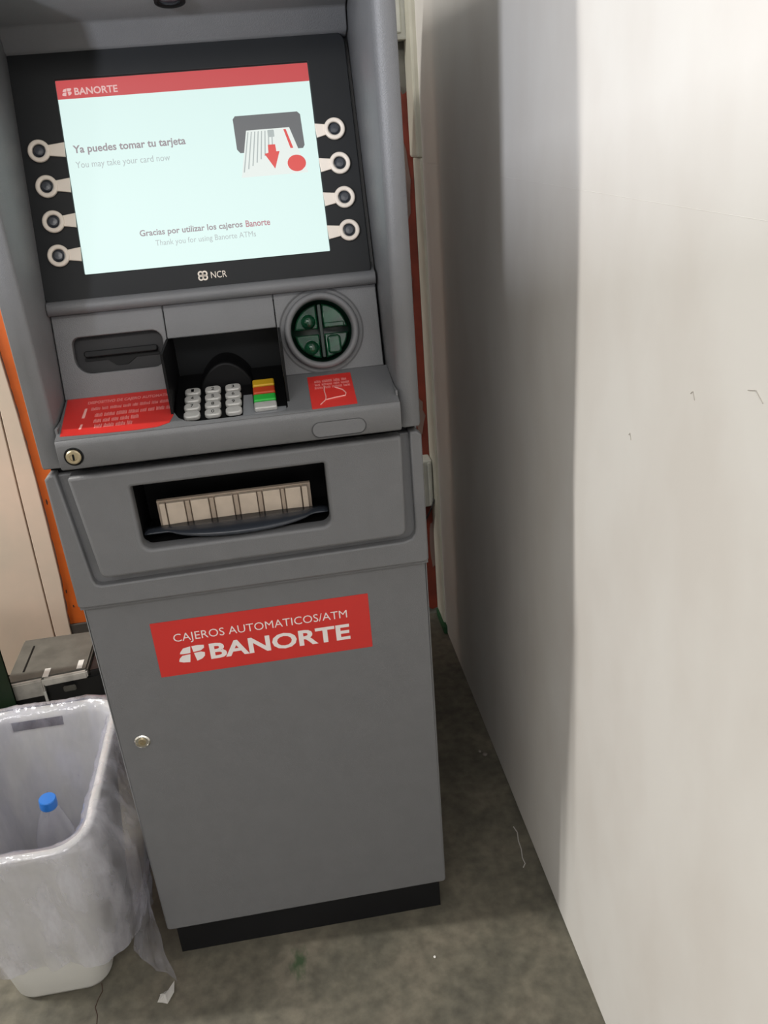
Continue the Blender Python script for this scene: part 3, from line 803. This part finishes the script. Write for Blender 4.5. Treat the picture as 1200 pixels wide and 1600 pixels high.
# bin liner
lin = None
def liner():
    bm = bmesh.new()
    N = 220
    # (z, offset from the bin wall, wrinkle amplitude)
    prof = [(0.012, -0.030, 0.0), (0.016, -0.010, 0.002)] + [(0.03 + 0.03 * k, -0.008, 0.0022) for k in range(10)] + \
           [(0.320, -0.010, 0.0035), (0.336, -0.011, 0.0045), (0.349, -0.0095, 0.004), (0.3590, 0.001, 0.003), (0.3605, 0.008, 0.003), (0.3570, 0.0155, 0.005), (0.348, 0.0205, 0.004)] + \
           [(0.335 - 0.021 * k, 0.018 + 0.0006 * k, 0.003 + 0.0006 * k) for k in range(12)]
    rings = []
    for j, (z, off, amp) in enumerate(prof):
        ring = []
        outer = j > 17
        for i in range(N):
            t = i / N
            zz = z
            p, n = rrect_pt(t, *bin_rect(z))
            wr = noise.noise(V((p.x * 38, p.y * 38, z * 9 + (5 if outer else 0)))) + 0.5 * noise.noise(V((p.x * 90, p.y * 90, z * 25)))
            o_ = off + amp * wr * (1.6 if outer else 1.0)
            if outer:
                d = (0.350 - z)
                right = max(0.0, n.x)
                o_ += right * min(0.050, 0.55 * max(0.0, d) + 0.006) * (0.85 + 0.15 * math.sin(p.y * 40))
                zz = z - 0.02 * noise.noise(V((p.x * 14, p.y * 14, 3.3))) * (d / 0.26)
            q = p + n * o_
            if outer and q.x > -0.0045: q.x = -0.0045
            ring.append(bm.verts.new((q.x, q.y, max(zz, 0.010))))
        rings.append(ring)
    for ra, (a, b) in enumerate(zip(rings, rings[1:])):
        for i in range(N):
            q = (a[i], a[(i + 1) % N], b[(i + 1) % N], b[i])
            f = bm.faces.new(q)
            f.material_index = 1 if ra < 15 else 0
    bm.faces.new(rings[0])
    return me_from_bm(bm)
lo = link(liner(), 'bin_liner', 'film', None, smooth=True)
lo.data.materials.append(M['film_inner'])
tag(lo, 'clear crumpled plastic bag folded over the rim of the off-white bin', 'bag')
# trailing end of the bag, hanging to the floor along the machine
def tail():
    bm = bmesh.new()
    n, m_ = 26, 14
    rows_ = []
    for i in range(n + 1):
        t = i / n
        z = 0.175 * (1 - t) ** 1.0 + 0.003
        ya, yb = -0.035 - 0.010 * t, 0.115 - 0.085 * t
        row = []
        for j in range(m_ + 1):
            s = j / m_
            y = ya + (yb - ya) * s
            x = -0.010 - 0.050 * s * (0.3 + t) + 0.007 * noise.noise(V((y * 40, z * 16, 1.0))) + 0.004 * t
            x = min(x, -0.006) if y > -0.022 else x + 0.012 * t
            row.append(bm.verts.new((x, y, z)))
        rows_.append(row)
    for a, b in zip(rows_, rows_[1:]):
        for j in range(m_):
            bm.faces.new((a[j], a[j + 1], b[j + 1], b[j]))
    return me_from_bm(bm)
link(tail(), 'bag_tail', 'film', lo, smooth=True)

# bottle in the bin
bt = thing('plastic_bottle', 'small clear bottle with a blue cap, inside the lined bin', 'bottle', (-0.178, 0.112, 0.04))
ax = (V((-0.160, 0.100, 0.296)) - V((-0.182, 0.116, 0.030))).normalized()
bq = Matrix.Translation((-0.182, 0.116, 0.030)) @ ax.to_track_quat('Z', 'Y').to_matrix().to_4x4()
link(lathe([(0.024, 0.0), (0.030, 0.006), (0.031, 0.05), (0.029, 0.10), (0.031, 0.15), (0.030, 0.19), (0.018, 0.235), (0.0125, 0.250), (0.0120, 0.262)], bq, 28), 'bottle_body', 'bottle', bt, smooth=True)
cap = link(lathe([(0.0136, 0.252), (0.0140, 0.254), (0.0136, 0.268), (0.0125, 0.2695), (0.0, 0.2698)], bq, 28), 'bottle_cap', 'cap', bt)

# ------------------------------------------------------------------ green crate behind the bin, at the left edge
gc = thing('plastic_crate', 'dark green plastic crate at the left edge behind the bin', 'crate', (-0.48, 0.50, 0))
link(join([box(-0.73, 0.44, 0.0, -0.356, 0.446, 0.44), box(-0.73, 0.574, 0.0, -0.356, 0.58, 0.44), box(-0.362, 0.44, 0.0, -0.356, 0.58, 0.44), box(-0.73, 0.44, 0.0, -0.724, 0.58, 0.44), box(-0.73, 0.44, 0, -0.356, 0.58, 0.006)]), 'crate_body', 'green_box', gc)
link(plate([rr(-0.736, 0.435, -0.350, 0.585, 0.006), rr(-0.724, 0.446, -0.362, 0.574, 0.004)], 0.425, 0.450, PLAN, 0.002), 'crate_rim', 'green_box', gc)
for k in range(4):
    link(box(-0.69 + 0.085 * k, 0.436, 0.02, -0.682 + 0.085 * k, 0.4405, 0.42), 'crate_rib', 'green_box', gc)

# ------------------------------------------------------------------ black and grey power unit behind the bin
pu = thing('power_unit', 'black and dusty grey electrical unit with white labels, between bin and orange wall', 'electrical unit', (-0.28, 0.70, 0))
def skew_box(x0, x1, yf0, yf1, yb0, yb1, z0, z1, bev=0.004):
    bm = bmesh.new()
    vs = [bm.verts.new(c) for c in ((x0, yf0, z0), (x1, yf1, z0), (x1, yb1, z0), (x0, yb0, z0), (x0, yf0, z1), (x1, yf1, z1), (x1, yb1, z1), (x0, yb0, z1))]
    for f in ((0, 1, 2, 3), (4, 5, 6, 7), (0, 1, 5, 4), (1, 2, 6, 5), (2, 3, 7, 6), (3, 0, 4, 7)):
        bm.faces.new([vs[i] for i in f])
    bmesh.ops.recalc_face_normals(bm, faces=bm.faces)
    bmesh.ops.bevel(bm, geom=list(bm.edges), offset=bev, segments=2, affect='EDGES')
    return me_from_bm(bm)
link(skew_box(-0.372, -0.168, 0.605, 0.625, 0.775, 0.775, 0.0, 0.178), 'unit_case', 'unit_black', pu)
link(skew_box(-0.378, -0.205, 0.600, 0.618, 0.780, 0.780, 0.178, 0.200), 'unit_lid', 'unit_grey', pu)
link(skew_box(-0.205, -0.165, 0.622, 0.628, 0.780, 0.780, 0.178, 0.190, 0.003), 'unit_shoulder', 'unit_black', pu)
link(skew_box(-0.379, -0.300, 0.594, 0.602, 0.606, 0.614, 0.155, 0.197, 0.003), 'silver_strip', 'silver', pu)
link(skew_box(-0.300, -0.206, 0.602, 0.612, 0.614, 0.622, 0.178, 0.197, 0.003), 'silver_strip', 'silver', pu)
link(skew_box(-0.262, -0.235, 0.604, 0.606, 0.608, 0.610, 0.155, 0.170, 0.002), 'status_window', 'unit_grey', pu)
link(box(-0.349, 0.64, 0.2001, -0.3455, 0.745, 0.2012), 'lid_slit', 'black', pu)
link(box(-0.300, 0.607, 0.2001, -0.287, 0.640, 0.2010), 'white_label', 'paper', pu)
link(box(-0.229, 0.622, 0.2001, -0.217, 0.655, 0.2010), 'white_label', 'paper', pu)
link(box(-0.303, 0.5975, 0.135, -0.297, 0.601, 0.168, 0.001), 'white_latch', 'paper', pu)

# ------------------------------------------------------------------ things on the back wall, seen in the gap at the right
jb = thing('junction_box', 'small white ribbed wall box low on the back wall, right of the machine', 'junction box', (0.61, 0.93, 0.41))
link(box(0.545, 0.905, 0.350, 0.6635 - 0.013, 0.950, 0.478, 0.004), 'box_body', 'white_plastic', jb)
for k in range(6):
    link(box(0.556 + 0.0165 * k, 0.900, 0.356, 0.5635 + 0.0165 * k, 0.906, 0.472, 0.0015), 'box_rib', 'white_plastic', jb)
wd = thing('cable_duct', 'white plastic cable duct at the top of the narrow gap right of the machine', 'cable duct', (0.61, 0.93, 1.4))
link(box(0.575, 0.910, 1.400, 0.650, 0.953, 2.2, 0.004), 'duct_body', 'white_plastic', wd)
link(box(0.580, 0.9035, 1.412, 0.636, 0.911, 2.2, 0.003), 'duct_cover', 'white_plastic', wd)
tag(link(tube([(0.660, 0.925, 0.365), (0.652, 0.90, 0.372), (0.645, 0.894, 0.360), (0.638, 0.894, 0.345), (0.630, 0.93, 0.30), (0.620, 0.94, 0.20)], 0.002), 'wall_cable', 'cable', None, smooth=True),
    'thin black cable at the white wall box behind the machine', 'cable')

# ------------------------------------------------------------------ small things on the floor
def scrap(pts, name, m, label, cat, h=0.006, seed=0):
    bm = bmesh.new()
    random.seed(seed)
    c = V((sum(p[0] for p in pts) / len(pts), sum(p[1] for p in pts) / len(pts), h))
    vs = [bm.verts.new((x, y, 0.0015 + random.uniform(0, h))) for x, y in pts]
    cv = bm.verts.new(c)
    for i in range(len(vs)):
        bm.faces.new((vs[i], vs[(i + 1) % len(vs)], cv))
    r = bmesh.ops.solidify(bm, geom=list(bm.faces), thickness=0.0006)
    for v in bm.verts:
        v.co.z = max(v.co.z, 0.0003)
    return tag(link(me_from_bm(bm), name, m), label, cat)
scrap([(-0.020, -0.080), (-0.016, -0.066), (-0.020, -0.062), (-0.006, -0.056), (0.004, -0.046), (0.005, -0.066), (-0.004, -0.084), (-0.014, -0.078)], 'paper_scrap', 'paper', 'torn white paper scrap on the floor in front of the bin', 'paper', 0.008, 2)

def pebble(cx, cy, r, seed, name, label, m='pebble'):
    bm = bmesh.new()
    bmesh.ops.create_icosphere(bm, subdivisions=2, radius=r)
    for v in bm.verts:
        v.co *= 1 + 0.5 * noise.noise(v.co * 90 + V((seed, 0, 0)))
        v.co.z *= 0.7
    mz = min(v.co.z for v in bm.verts)
    for v in bm.verts:
        v.co += V((cx, cy, -mz))
    return tag(link(me_from_bm(bm), name, m), label, 'debris')
pebble(0.6340, 0.362, 0.0055, 1, 'debris_pebble', 'pale pebble-sized crumb on the floor close to the white wall')
pebble(0.6240, 0.375, 0.0035, 2, 'debris_pebble', 'smallest dark crumb on the floor just left of the pale crumb')
pebble(0.4290, -0.086, 0.0022, 5, 'debris_pebble', 'tiny white speck on the floor in front of the machine', 'paper')
tag(link(tube([(0.6345, 0.155, 0.0012), (0.6375, 0.140, 0.0012), (0.6335, 0.120, 0.0012), (0.6330, 0.100, 0.0012), (0.6290, 0.080, 0.0012), (0.6300, 0.066, 0.0012), (0.6240, 0.058, 0.0012)], 0.0011, 6), 'loose_thread', 'thread', None),
    'pale curled thread on the floor between machine and white wall', 'thread')
# hairline crack running out from under the bin
cr = [(-0.118 + 0.004 * math.sin(i * 1.7), -0.020 - 0.014 * i, 0.0004) for i in range(12)]
struct(link(tube(cr, 0.0007, 5), 'crack', 'chip', bpy.data.objects['floor']))
# scuffs on the right wall
for k, (y, z, L) in enumerate(((-0.445, 1.040, 0.022), (-0.350, 1.012, 0.008), (-0.226, 0.931, 0.006))):
    struct(link(tube([(XW - 0.0003, y - L / 2, z - 0.004), (XW - 0.0005, y, z + 0.003), (XW - 0.0003, y + L / 2, z)], 0.0004, 5), 'wall_scuff', 'scuff', bpy.data.objects['wall_right']))
# faint horizontal joint between the boards of the right wall
struct(link(tube([(XW + 0.0004, 0.86, 1.1665), (XW + 0.0004, 0.2, 1.1655), (XW + 0.0004, -0.26, 1.1650), (XW + 0.0005, -2.0, 1.165)], 0.0006, 5), 'board_joint', 'wall', bpy.data.objects['wall_right']))
